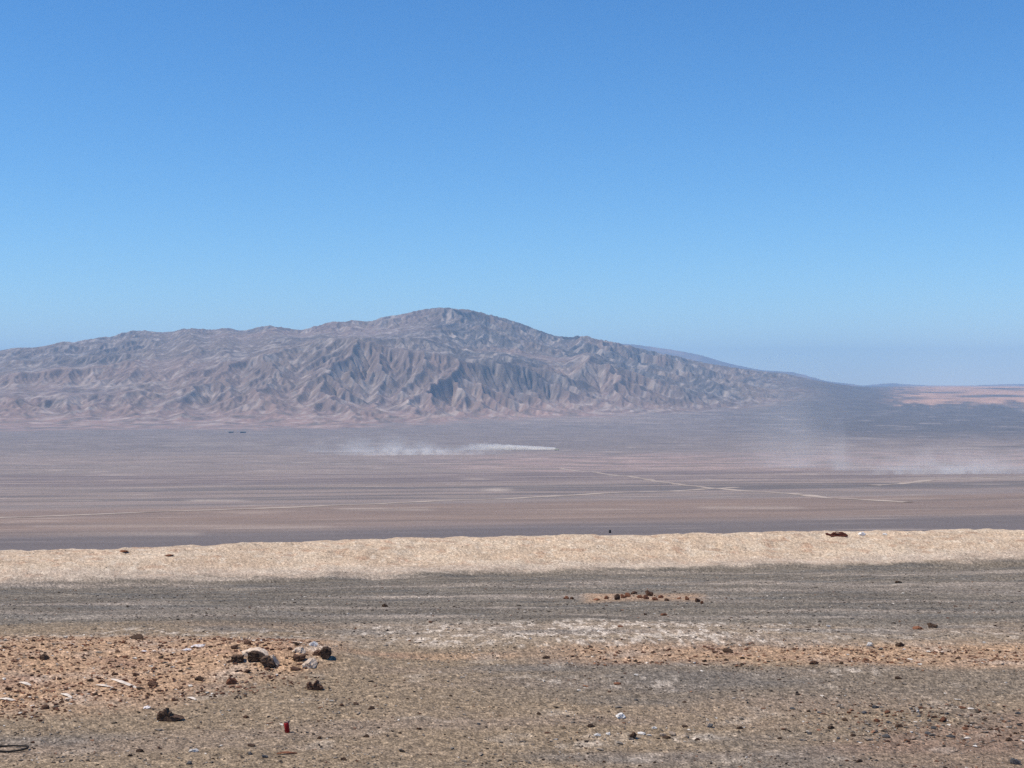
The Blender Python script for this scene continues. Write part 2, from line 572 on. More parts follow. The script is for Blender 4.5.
def build_mountain():
    c = 22.0
    x = np.arange(-5400, 4300, c)
    y = np.arange(4300, 11400, c)
    X, Y = np.meshgrid(x, y)
    U = 512 + FPX * X / Y
    foot = np.interp(U, [-300, 0, 350, 560, 680, 800, 900, 1000], [4700, 4800, 4900, 5900, 6300, 7200, 8300, 8700])
    foot = np.minimum(foot + 350 * fbm(X / 700, Y / 700, 3, 60), 8700)
    crest = 9500.0
    target = np.interp(U, SKY_X, SKY_R)
    Hc = np.maximum((EYE + (384 - target) / FPX * crest) - np.interp(crest, PY, PZ), 0)
    u = np.clip((Y - foot) / (crest - foot), -2, 3)
    env = np.interp(u, [-.1, 0, .06, .2, .45, .75, 1.0, 1.2, 1.4], [0, 0, .03, .2, .48, .78, 1.0, .85, .5])
    Hr = np.maximum(Hc, 25)
    n = fbm(X / 1400, Y / 1400, 5, 70, .55)
    rid = 1 - np.abs(fbm(X / 1700, Y / 1700, 3, 71)) * 2.2
    Z = Hc * env + ss(-.02, .2, u) * np.clip(Hr / 420, .05, 1) * (170 * n + 120 * (rid - .4) + 6 * fbm(X / 60, Y / 60, 2, 72))
    Z = np.where(u < 0, u * 30, np.maximum(Z, 0)) + 10 * fbm(X / 130, Y / 130, 3, 73) * ss(0, .2, u)
    UP = ss(0, .45, u) * (1 - ss(1.15, 1.6, u)) * np.clip(Hc / 420, 0, 1.2) * 1.4
    Z, A = carve(Z, c, 130, 1.0, U=UP)
    Z, X, Y, u, UP, Hc = [up2(q) for q in (Z, X, Y, u, UP, Hc)]
    c = c / 2
    Z = Z + ss(0, .1, u) * (8 * fbm(X / 75, Y / 75, 3, 74) + np.random.default_rng(5).normal(0, .7, Z.shape))
    Z, A = carve(Z, c, 36, .8, diff=.012, U=UP * .5)
    cut = (slice(26, 530), slice(70, 760))
    Z, X, Y, u, UP, Hc = [up2(q[cut]) for q in (Z, X, Y, u, UP, Hc)]
    c = c / 2
    Z = Z + ss(0, .1, u) * (2.6 * fbm(X / 30, Y / 30, 2, 76) + np.random.default_rng(6).normal(0, .35, Z.shape))
    Z, A = carve(Z, c, 12, .6, diff=.008, U=UP * .2)
    U = 512 + FPX * X / Y
    H0 = ground_z(X, Y)
    Zr = np.where(u < -.12, -4.0, np.maximum(Z, 0) + 4 * ss(-.05, .03, u) - 4)
    # towards the right the mountain runs out in a smooth dark fan
    fan = Hc * np.clip((Y - 6300) / 3200, 0, 1) ** 1.15 * (1 - .3 * np.clip((Y - 9500) / 1900, 0, 1)) - 1.5 + 3 * fbm(X / 300, Y / 300, 3, 63)
    Zr = Zr + (np.where(Y < 6400, -4, fan) - Zr) * ss(730, 840, U + 50 * fbm(X / 500, Y / 500, 3, 64))
    Zr = Zr * (1 - np.clip((U - 780) / 122, 0, 1) ** 1.3) - 6 * ss(880, 908, U)
    # bring the skyline to the heights it has
    bins = np.arange(-300, 1340, 4.0)
    bi = np.clip(((U + 300) / 4).astype(int), 0, len(bins) - 1)
    lat = np.maximum(np.interp(bins, SKY_X, SKY_R), 0)
    kk = np.ones(len(bins))
    for it in range(4):
        kf = np.interp(U, bins, kk)
        ang = (H0 + Zr * kf - EYE) / Y
        mx = np.full(len(bins), -1.0)
        np.maximum.at(mx, bi.ravel(), ang.ravel())
        row = 384 - mx * FPX
        plain_row = 396.0
        fac = np.clip((plain_row - lat) / np.maximum(plain_row - row, 2), .4, 2.5)
        kk = gblur(kk * fac, 3)
        kk = np.clip(kk, .1, 4)
        kk = kk + (1 - kk) * ss(760, 830, bins)
    Zr = Zr * np.interp(U, bins, kk)
    Z = H0 + Zr
    # colours: bedrock, varnished slopes, sand lodged in the hollows
    gy, gx = np.gradient(Z, c)
    wash = np.log2(np.maximum(A, 1)) / 14.0
    slope = np.hypot(gx, gy)
    lap = np.zeros_like(Z)
    B = Z.copy()
    for _ in range(4):
        B[1:-1, 1:-1] = .25 * (B[:-2, 1:-1] + B[2:, 1:-1] + B[1:-1, :-2] + B[1:-1, 2:])
    lap = B - Z            # + in hollows
    n1 = fbm(X / 420, Y / 420, 4, 81)
    n2 = fbm(X / 110, Y / 110, 4, 83)
    n3 = fbm(X / 1600, Y / 900, 3, 85)
    n5 = fbm(X / 45, Y / 60, 3, 87)
    n6 = fbm((X - .42 * Y) / 70, Y / 300, 4, 89)
    col = np.broadcast_to(C(.200, .148, .122), Z.shape + (3,)).copy()
    col = lerp(col, C(.150, .120, .112), ss(-.15, .3, n1 + .3 * n2) * .8)
    col = lerp(col, C(.29, .195, .158), ss(-.05, .35, n3) * .6)
    low = 1 - ss(.05, .42, u)
    col = lerp(col, C(.36, .225, .18), low * ss(-.5, .1, n2) * .9 * (1 - ss(560, 760, U)))
    col = lerp(col, C(.110, .100, .102), ss(.15, .4, u) * band(U, 430, 790, 60) * ss(-.4, .1, n1) * .85)
    col = lerp(col, C(.40, .32, .27), ss(.28, .60, wash + .25 * n5 + .2 * n1) * .55)      # sand in the washes
    col = lerp(col, C(.40, .32, .27), ss(.10, .45, n6 + .3 * n1) * .6 * ss(0, .1, u))      # pale scree
    n7 = fbm(X / 28, Y / 45, 2, 95)
    col = lerp(col, C(.42, .34, .29), ss(.22, .5, n7) * .3 * ss(0, .1, u))
    vein = 1 - np.abs(fbm((X - .5 * Y) / 150, (Y + .3 * X) / 420, 3, 97)) * 5
    col = lerp(col, C(.46, .38, .32), ss(.2, .85, vein) * ss(-.1, .3, n2) * .5 * ss(0, .1, u))
    col = col * (.95 * np.exp(.22 * n5 + .2 * n2 + .2 * n7))[..., None]
    A0 = ground_albedo(X, Y)
    w = ss(-.10, .16, u + .12 * n2)
    col = lerp(A0, col, w)
    fade = ss(740, 850, U + 60 * n1)
    col = lerp(col, A0, fade)
    keep = (((u > -.12) | (U > 700)) & (U < 915)).ravel()
    F = grid_faces(*Z.shape)
    F = F[keep[F].all(1)]
    o = mesh_np('mountain', np.stack([X, Y, Z], -1).reshape(-1, 3), F, M['mountain'], True, col.reshape(-1, 3))
    tag(o, 'long bare mauve brown desert mountain rising to a rounded summit', 'mountain', kind='structure')


build_mountain()


def far_ridge(name, pts, dist, depth, label, seed):
    """a more distant ridge with its own depth"""
    xs = np.array([(p[0] - 512) / FPX * dist for p in pts])
    zs = np.array([EYE + (384 - p[1]) / FPX * dist for p in pts])
    x = np.arange(xs[0], xs[-1], 28.0)
    v = np.linspace(-1, 1, 90)
    X, V = np.meshgrid(x, v)
    Y = dist + V * depth
    top = np.interp(X, xs, zs) + 40
    n = 1 - np.abs(fbm(X / 900, Y / 900, 5, seed, .55))
    Z = -60 + top * (1 - np.abs(V) ** 1.2) * (.86 + .14 * n) + (n - .8) * 60 * (1 - np.abs(V))
    # exact crest
    mx = ((Z - EYE) / Y).max(0)
    want = (np.interp(x, xs, zs) - EYE) / dist
    Z = Z + gblur((want - mx), 3)[None, :] * dist * (1 - np.abs(V)) ** .5
    n2 = fbm(X / 500, Y / 500, 4, seed + 5)
    col = lerp(np.broadcast_to(C(.17, .125, .11), Z.shape + (3,)), C(.29, .2, .165), ss(-.2, .4, n2))
    o = mesh_np(name, np.stack([X, Y, Z], -1).reshape(-1, 3), grid_faces(*Z.shape), M['mountain'], True, col.reshape(-1, 3))
    tag(o, label, 'hills', kind='structure')


far_ridge('hills', [(560, 352), (600, 344), (630, 344), (660, 348), (680, 351), (700, 355), (720, 361), (740, 366), (760, 370), (775, 371), (790, 372),
                    (800, 374), (812, 377), (825, 381), (850, 384), (870, 388), (900, 394)], 21000, 1500,
          'pale blue ridge showing behind the right shoulder of the mountain', 101)
far_ridge('hills', [(830, 394), (850, 388), (880, 384), (897, 383), (905, 384), (925, 386), (940, 387.5), (960, 386.5), (985, 385), (1010, 384), (1060, 383.5), (1200, 384), (1500, 390)], 24000, 1800,
          'low blue hills along the horizon at the far right', 111)


# ------------------------------------------------------------------ dirt tracks over the plain
def track(pts, width, label, seed):
    P = np.array([pix(*p)[:2] for p in pts])
    d = np.concatenate([[0], np.cumsum(np.hypot(*np.diff(P, axis=0).T))])
    t = np.linspace(0, d[-1], max(60, int(d[-1] / 6)))
    cx, cy = np.interp(t, d, P[:, 0]), np.interp(t, d, P[:, 1])
    cx, cy = gblur(cx, 9), gblur(cy, 9)
    cy = cy + 6 * gn(t / 170.0, t * 0 + seed, seed)
    tx, ty = np.gradient(cx), np.gradient(cy)
    L = np.hypot(tx, ty)
    nx, ny = -ty / L, tx / L
    w = width * (1 + .45 * gn(t / 40.0, t * 0, seed + 3))
    lanes = np.linspace(-1, 1, 7)
    X = cx[:, None] + nx[:, None] * lanes * w[:, None] / 2
    Y = cy[:, None] + ny[:, None] * lanes * w[:, None] / 2
    Z = ground_z(X, Y) + .12 + .14 * (1 - lanes ** 2)[None, :]
    n = fbm(X / 30, Y / 30, 3, seed)
    col = lerp(np.broadcast_to(C(.30, .235, .19), Z.shape + (3,)), C(.44, .35, .28), ss(-.35, .15, n))
    o = mesh_np('dirt_track', np.stack([X, Y, Z], -1).reshape(-1, 3), grid_faces(*Z.shape), M['track'], True, col.reshape(-1, 3))
    tag(o, label, 'track', kind='structure')


track([(-60, 520), (0, 518), (150, 512), (350, 505), (520, 498), (690, 490), (740, 487)], 11, 'long pale dirt track running across the plain', 201)
track([(560, 468), (600, 473), (650, 480), (690, 486), (780, 493), (862, 500), (920, 503)], 8, 'pale dirt track slanting down towards the right', 205)
track([(870, 486), (930, 480), (1024, 476), (1100, 474)], 12, 'faint pale track at the right under the dust', 209)


# ------------------------------------------------------------------ gravel (small stones nobody could count)
def rock_proto(seed, n=16, flat=.6):
    r = random.Random(seed)
    bm = bmesh.new()
    for _ in range(n):
        v = Vector((r.gauss(0, 1), r.gauss(0, 1), r.gauss(0, 1))).normalized() * r.uniform(.75, 1.05)
        bm.verts.new((v.x, v.y * .8, v.z * flat))
    res = bmesh.ops.convex_hull(bm, input=bm.verts)
    junk = [e for e in res['geom_interior'] + res['geom_unused'] if isinstance(e, bmesh.types.BMVert) and e.is_valid]
    bmesh.ops.delete(bm, geom=list(set(junk)), context='VERTS')
    bmesh.ops.triangulate(bm, faces=bm.faces)
    bm.verts.ensure_lookup_table()
    V = np.array([v.co[:] for v in bm.verts])
    F = np.array([[v.index for v in f.verts] for f in bm.faces])
    bm.verts.index_update()
    F = np.array([[v.index for v in f.verts] for f in bm.faces])
    bm.free()
    return V, F


def zone_soil(U, R):
    a = band(R, 638, 710 - np.clip((U - 120) * .12, -10, 60), 4) * (1 - ss(300, 345, U))
    b = band(R, 645, 665, 4) * ss(500, 640, U)
    return np.maximum(a, b)


def build_gravel():
    n = 105000
    t = rng.uniform(0, 1, n)
    a, b = 12.5, 66.0
    p = -1.15           # density falls off with distance
    Yv = (a ** (p + 1) + t * (b ** (p + 1) - a ** (p + 1))) ** (1 / (p + 1))
    Xv = rng.uniform(-.46, .46, n) * Yv
    z = base_z(Xv, Yv)
    U = 512 + FPX * Xv / Yv
    R = 384 + FPX * (EYE - z) / Yv
    soil = zone_soil(U, R)
    stony = band(R, 704, 745, 8) * ss(760, 880, U)
    # clumpy distribution
    cl = fbm(Xv / 1.5, Yv / 1.5, 3, 301)
    keep = rng.uniform(0, 1, n) < np.clip(.42 + .9 * cl + .25 * soil + .35 * stony, .1, 1)
    keep &= ~((s_of(Xv, Yv) > 58) & (rng.uniform(0, 1, n) < .55))
    Xv, Yv, U, R, soil, stony = [q[keep] for q in (Xv, Yv, U, R, soil, stony)]
    n = len(Xv)
    size = np.exp(rng.normal(math.log(.0105), .5, n)) * (1 + .7 * soil + .5 * stony)
    size = np.clip(size * (Yv / 18.0) ** .35, .005, .045)
    zz = ground_z(Xv, Yv)
    # colour
    pick = rng.uniform(0, 1, n)
    col = np.empty((n, 3))
    col[:] = (.165, .135, .108)
    def setc(m, c):
        col[m] = c
    setc(pick < .34, (.055, .040, .030))
    setc((pick > .30) & (pick < .50), (.20, .17, .14))
    setc((pick > .50) & (pick < .60), (.30, .23, .17))
    setc(pick > .94, (.60, .53, .45))
    red = rng.uniform(0, 1, n) < soil * .85 + .10 + .25 * stony
    setc(red & (pick < .5), (.10, .048, .03))
    setc(red & (pick >= .5) & (pick < .93), (.24, .125, .075))
    col *= rng.uniform(.8, 1.25, (n, 1))
    protos = [rock_proto(400 + i, 10, .42) for i in range(8)]
    V_all, F_all, C_all, off = [], [], [], 0
    which = rng.integers(0, 8, n)
    for k, (V, F) in enumerate(protos):
        m = which == k
        c = m.sum()
        ang = rng.uniform(0, 2 * math.pi, c)
        ca, sa = np.cos(ang)[:, None], np.sin(ang)[:, None]
        sz = size[m][:, None]
        st = rng.uniform(.7, 1.5, (c, 1))
        vx, vy, vz = V[:, 0][None] * sz * st, V[:, 1][None] * sz, V[:, 2][None] * sz
        P = np.stack([vx * ca - vy * sa + Xv[m][:, None], vx * sa + vy * ca + Yv[m][:, None], vz + zz[m][:, None] + .25 * sz], -1)
        V_all.append(P.reshape(-1, 3))
        F_all.append((F[None] + (np.arange(c) * len(V))[:, None, None] + off).reshape(-1, 3))
        C_all.append(np.repeat(col[m], len(V), 0))
        off += c * len(V)
    o = mesh_np('gravel', np.concatenate(V_all), np.concatenate(F_all), M['gravel'], False, np.concatenate(C_all))
    tag(o, 'loose gravel and stone chips strewn over the desert floor', 'gravel', kind='stuff')


build_gravel()


# ------------------------------------------------------------------ stones that can be told apart
def rock_mesh(name, seed, n=22, flat=.6, rough=.17):
    V, F = rock_proto(seed, n, flat)
    bm = bmesh.new()
    vs_ = [bm.verts.new(v) for v in V]
    for f in F:
        try:
            bm.faces.new([vs_[i] for i in f])
        except ValueError:
            pass
    bmesh.ops.recalc_face_normals(bm, faces=bm.faces)
    bmesh.ops.bevel(bm, geom=[e for e in bm.edges], offset=.02, segments=1, affect='EDGES', clamp_overlap=True)
    bmesh.ops.subdivide_edges(bm, edges=[e for e in bm.edges if e.calc_length() > .25], cuts=3, use_grid_fill=True)
    bmesh.ops.triangulate(bm, faces=bm.faces)
    r = random.Random(seed)
    ox = r.uniform(0, 50)
    for v in bm.verts:
        c = v.co
        d = float(fbm(np.array(c.x * 2.2 + ox), np.array(c.y * 2.2 + c.z * 1.7), 3, seed)) * rough * 2
        d2 = float(fbm(np.array(c.x * 6 + ox), np.array(c.y * 6 + c.z * 5), 2, seed + 9)) * .16
        v.co = c * (1 + d + d2)
    me = bpy.data.meshes.new(name)
    bm.to_mesh(me)
    bm.free()
    return me


PROTO = [rock_mesh('stone', 500 + i, 13 + i, (.4, .5, .6, .45)[i % 4]) for i in range(12)]
for pm in PROTO:
    pm.materials.append(M['brown'])


def stone(px, py, w, h, mat, label=None, group=None, name='stone', cat='stone', proto=None, rz=None, sink=.35, tilt=0.0, depth=None):
    """w, h: apparent width and height in photo pixels, turned into metres at the stone's own distance"""
    x, y, z = pix(px, py)
    k = y / FPX
    if h > .5 * w and w < 9 and name != 'clod':
        h = .5 * w
    me = PROTO[proto if proto is not None else random.randrange(len(PROTO))]
    o = bpy.data.objects.new(name, me)
    COL.objects.link(o)
    o.material_slots[0].link = 'OBJECT'
    o.material_slots[0].material = M[mat]
    W_, H_ = w * k / 2.0, h * k / (2.0 - sink)
    zr = max(v.co.z for v in me.vertices) if 'zr' not in me else me['zr']
    me['zr'] = zr
    xr = max(abs(v.co.x) for v in me.vertices) if 'xr' not in me else me['xr']
    me['xr'] = xr
    sx = W_ / xr
    sz = H_ / zr
    o.scale = (sx, (depth * k / 2 if depth else sx * .85), sz)
    o.rotation_euler = (tilt, 0, rz if rz is not None else random.uniform(-.5, .5))
    o.location = (x, y, z + sz * zr * (1 - sink) * .5)
    if label:
        tag(o, label, cat, group)
    return o


HERO = [
    # px, py(base), w, h, material, label
    (236, 648, 12, 5, 'brown', 'thin brown slab lying behind the left end of the boulder group'),
    (247, 644, 10, 5, 'brown', 'small brown stone behind the broadest boulder'),
    (313, 646, 10, 6, 'white', 'white chunk behind the dark round boulder'),
    (297, 645, 7, 4, 'dark', 'small black stone on the rim above the cream topped boulder'),
    (295, 670, 12, 4, 'brown', 'flat brown stone below the cream topped boulder'),
    (268, 670, 8, 4, 'brown', 'small brown stone just below the dark wedge shaped boulder'),
    (248, 673, 9, 4, 'brown', 'small brown stone below the broadest boulder'),
    (232, 684, 12, 8, 'rust', 'reddish stone at the lower left of the boulder group'),
    (137, 639, 17, 6, 'dark', 'long dark clod on the upper rim of the reddish soil'),
    (45, 660, 12, 7, 'dark', 'dark clod on the reddish soil near the left edge'),
    (153, 686, 12, 6, 'brown', 'grey brown stone at the end of the long pale splinter'),
    (199, 680, 11, 6, 'dark', 'dark clod alone in the middle of the reddish soil'),
    (162, 658, 8, 4, 'dark', 'small dark flat stone below the white scraps'),
    (45, 709, 9, 6, 'brown', 'brown clod at the lower left edge of the reddish soil'),
    (343, 760, 8, 6, 'dark', 'black round stone at the bottom, right of the reddish stick'),
    (265, 758, 8, 5, 'grey', 'bluish grey stone at the bottom, left of the reddish stick'),
    (251, 746, 9, 3, 'dark', 'thin dark stone below and left of the red can'),
    (140, 752, 9, 4, 'dark', 'flat dark stone alone on grey gravel at the lower left'),
    (190, 764, 8, 4, 'grey', 'dark grey stone at the bottom edge, below the small white chunk'),
    (194, 751, 11, 4, 'white', 'small white chunk on grey gravel left of the red can'),
    (371, 709, 8, 5, 'dark', 'small dark stone on grey gravel right of the jagged brown pair'),
    (385, 607, 8, 5, 'dark', 'dark stone on the blue grey pavement right of centre-left'),
    (591, 727, 8, 4, 'dark', 'flat dark stone left of and below the brightest white stone'),
    (597, 736, 8, 4, 'white', 'left chip of the row of white chips below the brightest white stone'),
    (609, 735, 7, 4, 'white', 'middle chip of the row of white chips below the brightest white stone'),
    (641, 734, 10, 3, 'white', 'thin white chip right of the upright black stone'),
    (654, 729, 6, 3, 'white', 'small white chip above the pinkish white pair'),
    (663, 735, 8, 5, 'pale', 'left stone of the pinkish white pair'),
    (672, 734, 9, 5, 'pale', 'right stone of the pinkish white pair'),
    (667, 738, 10, 3, 'dark', 'dark flat stone under the pinkish white pair'),
    (711, 727, 9, 5, 'grey', 'dark bluish stone, larger of the two right of the white chips'),
    (740, 729, 7, 4, 'dark', 'dark stone further right, on the brownish ground'),
    (697, 740, 6, 4, 'dark', 'small dark stone right of and below the pinkish white pair'),
    (539, 714, 6, 5, 'dark', 'black round pebble on grey gravel left of the brightest white stone'),
    (728, 652, 11, 5, 'dark', 'dark oblong block on the orange strip, right of centre'),
    (546, 658, 8, 4, 'dark', 'dark stone at the left end of the orange strip'),
    (636, 661, 6, 4, 'dark', 'small black stone at the lower edge of the orange strip'),
    (617, 684, 9, 3, 'rust', 'flat reddish stone beside the white salt patch'),
    (742, 659, 6, 3, 'dark', 'small dark stone just below and right of the dark oblong block'),
    (899, 583, 8, 3, 'dark', 'lone black stone on the blue grey pavement below the bank'),
    (932, 628, 11, 7, 'dark', 'dark brown boulder on the salt streaks at the right'),
    (918, 629, 12, 4, 'rust', 'flat rust stone touching the left of the dark brown boulder'),
    (870, 646, 9, 5, 'white', 'white stone on the orange strip at the right'),
    (900, 646, 11, 5, 'dark', 'dark clod on the orange strip right of the white stone'),
    (958, 659, 6, 5, 'dark', 'black stone at the lower edge of the orange strip, far right'),
    (815, 664, 12, 4, 'brown', 'long brown clod at the lower edge of the orange strip'),
    (898, 679, 7, 4, 'dark', 'dark stone on grey ground below the orange strip, far right'),
    (943, 721, 11, 6, 'rust', 'large orange rust stone in the stony patch at the lower right'),
    (887, 737, 12, 4, 'grey', 'bluish flat stone at the lower edge of the stony patch'),
    (950, 737, 11, 3, 'grey', 'thin pale grey stone at the lower edge of the stony patch, far right'),
    (859, 762, 8, 5, 'dark', 'black stone at the bottom right, alone below the stony patch'),
    (1016, 764, 12, 8, 'grey', 'dark grey stone in the bottom right corner'),
    (828, 535, 6, 3, 'hot', 'small rusty lump left of the rusty scrap on top of the bank'),
    (124, 552, 10, 2.2, 'rust', 'rust coloured clod high on the pale bank at the left'),
    (170, 556, 12, 2, 'rust', 'flat rust clod on the pale bank, right of and below the higher clod'),
]
for i, (px, py, w, h, mt, lb) in enumerate(HERO):
    stone(px, py, w, h, mt, lb, proto=i % 12, sink=.3, cat='boulder' if 'boulder' in lb.split(',')[0].split(' group')[0] and w > 11 else 'stone')


def outline_rock(pts, depth_px, mat, label, seed, cat='boulder', name='boulder', back=0.0):
    """an irregular rock with a given front outline and its own depth, half buried in the soil"""
    bx, by = sum(p[0] for p in pts) / len(pts), max(p[1] for p in pts)
    x, y, z = pix(bx, by - .5)
    y += back
    x = (bx - 512) / FPX * y
    z = float(ground_z(x, y))
    k = y / FPX
    z0 = EYE - (by - 384) * k
    P = [((p[0] - bx) * k, -(p[1] - by) * k + z0 - z) for p in pts]
    cz = sum(p[1] for p in P) / len(P)
    # refine the outline
    Q = []
    n_ = len(P)
    for i in range(n_):
        a, b = P[i], P[(i + 1) % n_]
        for t in (0, .34, .67):
            Q.append((a[0] + (b[0] - a[0]) * t, a[1] + (b[1] - a[1]) * t))
    bm = bmesh.new()
    rings = []
    D = depth_px * k
    r = random.Random(seed)
    for (yy, f) in ((-.5, .8), (-.46, .93), (-.25, 1.0), (0, .99), (.25, .93), (.45, .75)):
        rings.append([bm.verts.new((q[0] * f + r.gauss(0, .006), yy * D + r.gauss(0, .008), cz + (q[1] - cz) * f + r.gauss(0, .005))) for q in Q])
    for a, b in zip(rings, rings[1:]):
        for i in range(len(Q)):
            bm.faces.new((a[i], a[(i + 1) % len(Q)], b[(i + 1) % len(Q)], b[i]))
    for ring in (rings[0], rings[-1]):
        c = bm.verts.new(sum((v.co for v in ring), Vector()) / len(ring))
        for i in range(len(Q)):
            bm.faces.new((ring[i], ring[(i + 1) % len(Q)], c))
    bmesh.ops.recalc_face_normals(bm, faces=bm.faces)
    bmesh.ops.triangulate(bm, faces=bm.faces)
    me = bpy.data.meshes.new(name)
    bm.to_mesh(me)
    bm.free()
    me.materials.append(M[mat])
    o = bpy.data.objects.new(name, me)
    COL.objects.link(o)
    o.location = (x, y, z)
    tag(o, label, cat)
    return o


outline_rock([(232, 656), (238, 655), (243.4, 655.2), (243.5, 660.5), (237.6, 661.5), (232.3, 660.5)], 12, 'dark', 'low dark boulder at the left end of the boulder group', 1)
outline_rock([(231, 653), (236, 651.5), (244, 652.5), (243, 656), (233, 656)], 14, 'pale', 'pale flat stone lying over the low dark boulder at the left', 2, 'stone', 'stone', .25)
outline_rock([(249, 652), (253, 650.5), (258.7, 651.2), (265.1, 655), (264, 659.5), (255.2, 660.5), (248.5, 660)], 14, 'dark', 'dark fronted boulder in the middle of the boulder group', 3)
outline_rock([(242.5, 651), (250, 648.5), (259, 648), (267, 651.5), (273, 656), (273, 661), (256, 660), (243, 660)], 20, 'pale', 'broadest pale crusted boulder rising behind the dark fronts', 4, back=.30)
outline_rock([(260.4, 659), (264, 656.2), (269.2, 655.8), (273.3, 659), (276.5, 665), (270.4, 666.5), (263.4, 665)], 12, 'dark', 'dark wedge shaped boulder at the right end of the boulder group', 5)
outline_rock([(270, 656), (273, 655.3), (279.5, 664.5), (279, 666.5), (276, 666)], 16, 'pale', 'pale slab edge sloping down right of the dark wedge shaped boulder', 6, 'stone', 'stone', .1)
outline_rock([(290.3, 653.6), (293, 649.5), (296, 647.4), (302, 647.3), (306.7, 651.5), (306.5, 656.5), (301, 658), (291.5, 658)], 18, 'pale', 'cream topped boulder with a rust brown stone under its front', 7, back=.3)
outline_rock([(293.2, 656), (299, 655.3), (306.1, 654), (305.4, 658.5), (298.5, 660.5), (294, 660)], 9, 'brown', 'rust brown stone tucked under the cream topped boulder', 8, 'stone', 'stone')
outline_rock([(304, 662), (308, 660), (312, 659.5), (316, 662), (318, 664.8), (311.4, 665.3), (304, 664.5)], 34, 'pale', 'low white crumbly boulder in front of the dark round boulder', 9, back=.05)
outline_rock([(321.5, 649), (324, 646.8), (327.5, 646.2), (330.9, 649.5), (331.2, 654.6), (328.8, 657.7), (323, 657.5), (320.5, 654)], 13, 'dark', 'dark round boulder at the right end of the white patch', 10)
outline_rock([(312.5, 654), (314.5, 651), (321.5, 650.2), (322, 656.5), (314.5, 656)], 10, 'brown', 'brown stone touching the left side of the dark round boulder', 11, 'stone', 'stone', .1)
outline_rock([(307.3, 683.3), (309.7, 681.6), (311.6, 683), (312.8, 685.5), (312.5, 689.6), (307.3, 689.8)], 8, 'brown', 'left lump of the jagged brown pair below the white patch', 12, 'clod', 'clod')
outline_rock([(312.9, 685), (314.9, 681.6), (317.3, 680), (319, 684), (323, 686.3), (323, 689.6), (312.9, 689.8)], 9, 'brown', 'taller right lump of the jagged brown pair below the white patch', 13, 'clod', 'clod')
outline_rock([(157.8, 714.6), (159, 711.5), (161.5, 711.8), (163.3, 709.4), (165, 709.8), (166.9, 707.6), (168.8, 712), (171, 712.6), (172, 715.2), (178, 716.2), (185, 717.8), (177.3, 720), (168.2, 720.6), (157.5, 719.5)], 12, 'dark',  # the tail on the right is the clod's cast shadow, built into the outline
             'dark pointed clod and its modelled shadow tail at the lower edge of the reddish soil', 14, 'clod', 'clod')
outline_rock([(629.5, 738), (629.8, 734.8), (632.2, 733.9), (634, 731.6), (635.9, 733), (635.2, 738.5), (631.8, 739.3)], 6, 'dark', 'upright black stone among the white chips', 15, 'stone', 'stone')
outline_rock([(616, 716.5), (617.6, 714), (621.5, 713), (625, 715.8), (624.6, 718), (618, 718.4)], 8, 'white', 'brightest white stone, alone on the grey gravel', 16, 'stone', 'stone')
# white scraps on the bank top
stone(862, 535, 8, 4, 'white', 'larger white scrap right of the rusty scrap on the bank top', cat='rubble', name='rubble_chunk')
stone(885, 535, 5, 3.5, 'white', 'smaller white scrap farther right on the bank top', cat='rubble', name='rubble_chunk')

# rust clods on the blue grey pavement
CL = [(566, 599, 5, 3), (572, 599, 4, 2.5), (597, 600, 6, 2), (607, 599, 5, 3), (617, 600, 6, 5.5), (623, 598, 5, 4), (628, 597, 5, 4), (634, 594, 6, 3), (640, 598, 5, 3), (646, 599, 5, 4),
      (649, 596, 7, 6), (655, 600, 5, 3), (661, 598, 5, 3), (667, 601, 5, 2.5), (680, 599, 5, 2), (687, 600, 4, 4), (698, 602, 5, 4), (702, 604, 3, 3), (664, 616, 6, 2.5), (645, 615, 3, 2)]
ORD = ['first', 'second', 'third', 'fourth', 'fifth', 'sixth', 'seventh', 'eighth', 'ninth', 'tenth', 'eleventh', 'twelfth', 'thirteenth', 'fourteenth', 'fifteenth',
       'sixteenth', 'seventeenth', 'eighteenth', 'nineteenth', 'twentieth']
for j, (px, py, w, h) in enumerate(CL):
    lb = 'crumbly rust brown clod, %s from the left in the clod row below the pale bank' % ORD[sorted(CL).index((px, py, w, h))]
    mt = ('rust', 'brown', 'rust')[j % 3]
    gr = 'rust clods on the blue grey pavement'
    if (px, py) == (617, 600):
        lb, mt = 'darkest clod, a near black block near the left of the clod row', 'dark'
    if (px, py) == (649, 596):
        lb, mt = 'tallest dark brown clod standing up from the middle of the clod row', 'brown'
    stone(px, py, w * 1.25, h * 1.4, mt, lb, gr, name='clod', cat='clod', sink=.2)

# scattered stones; each zone and colour is a look of its own
ZONES = [
    ('reddish soil at the left', lambda: (random.uniform(0, 300), random.uniform(642, 705)), 84, [('dark', 'dark brown', 4), ('brown', 'brown', 5), ('rust', 'orange brown', 4), ('pale', 'pale cream', 2)], (4, 8)),
    ('orange strip across the right', lambda: (random.uniform(590, 1024), random.uniform(647, 666)), 40, [('dark', 'dark brown', 3), ('brown', 'brown', 4), ('rust', 'orange brown', 4)], (3, 6.5)),
    ('stony patch at the lower right', lambda: (random.gauss(920, 60), random.uniform(708, 742)), 56, [('dark', 'blackish', 5), ('grey', 'bluish grey', 4), ('rust', 'orange brown', 3)], (3.6, 8.5)),
    ('grey gravel along the bottom', lambda: (random.uniform(0, 1024), random.uniform(692, 767)), 40, [('dark', 'blackish', 5), ('brown', 'brown', 3), ('pale', 'pale', 1), ('grey', 'grey', 3)], (3.5, 7)),
    ('salt streaked ground behind', lambda: (random.uniform(330, 1024), random.uniform(622, 643)), 22, [('pale', 'cream', 3), ('white', 'white', 3), ('rust', 'rust', 3), ('dark', 'dark', 1)], (3, 6)),
]
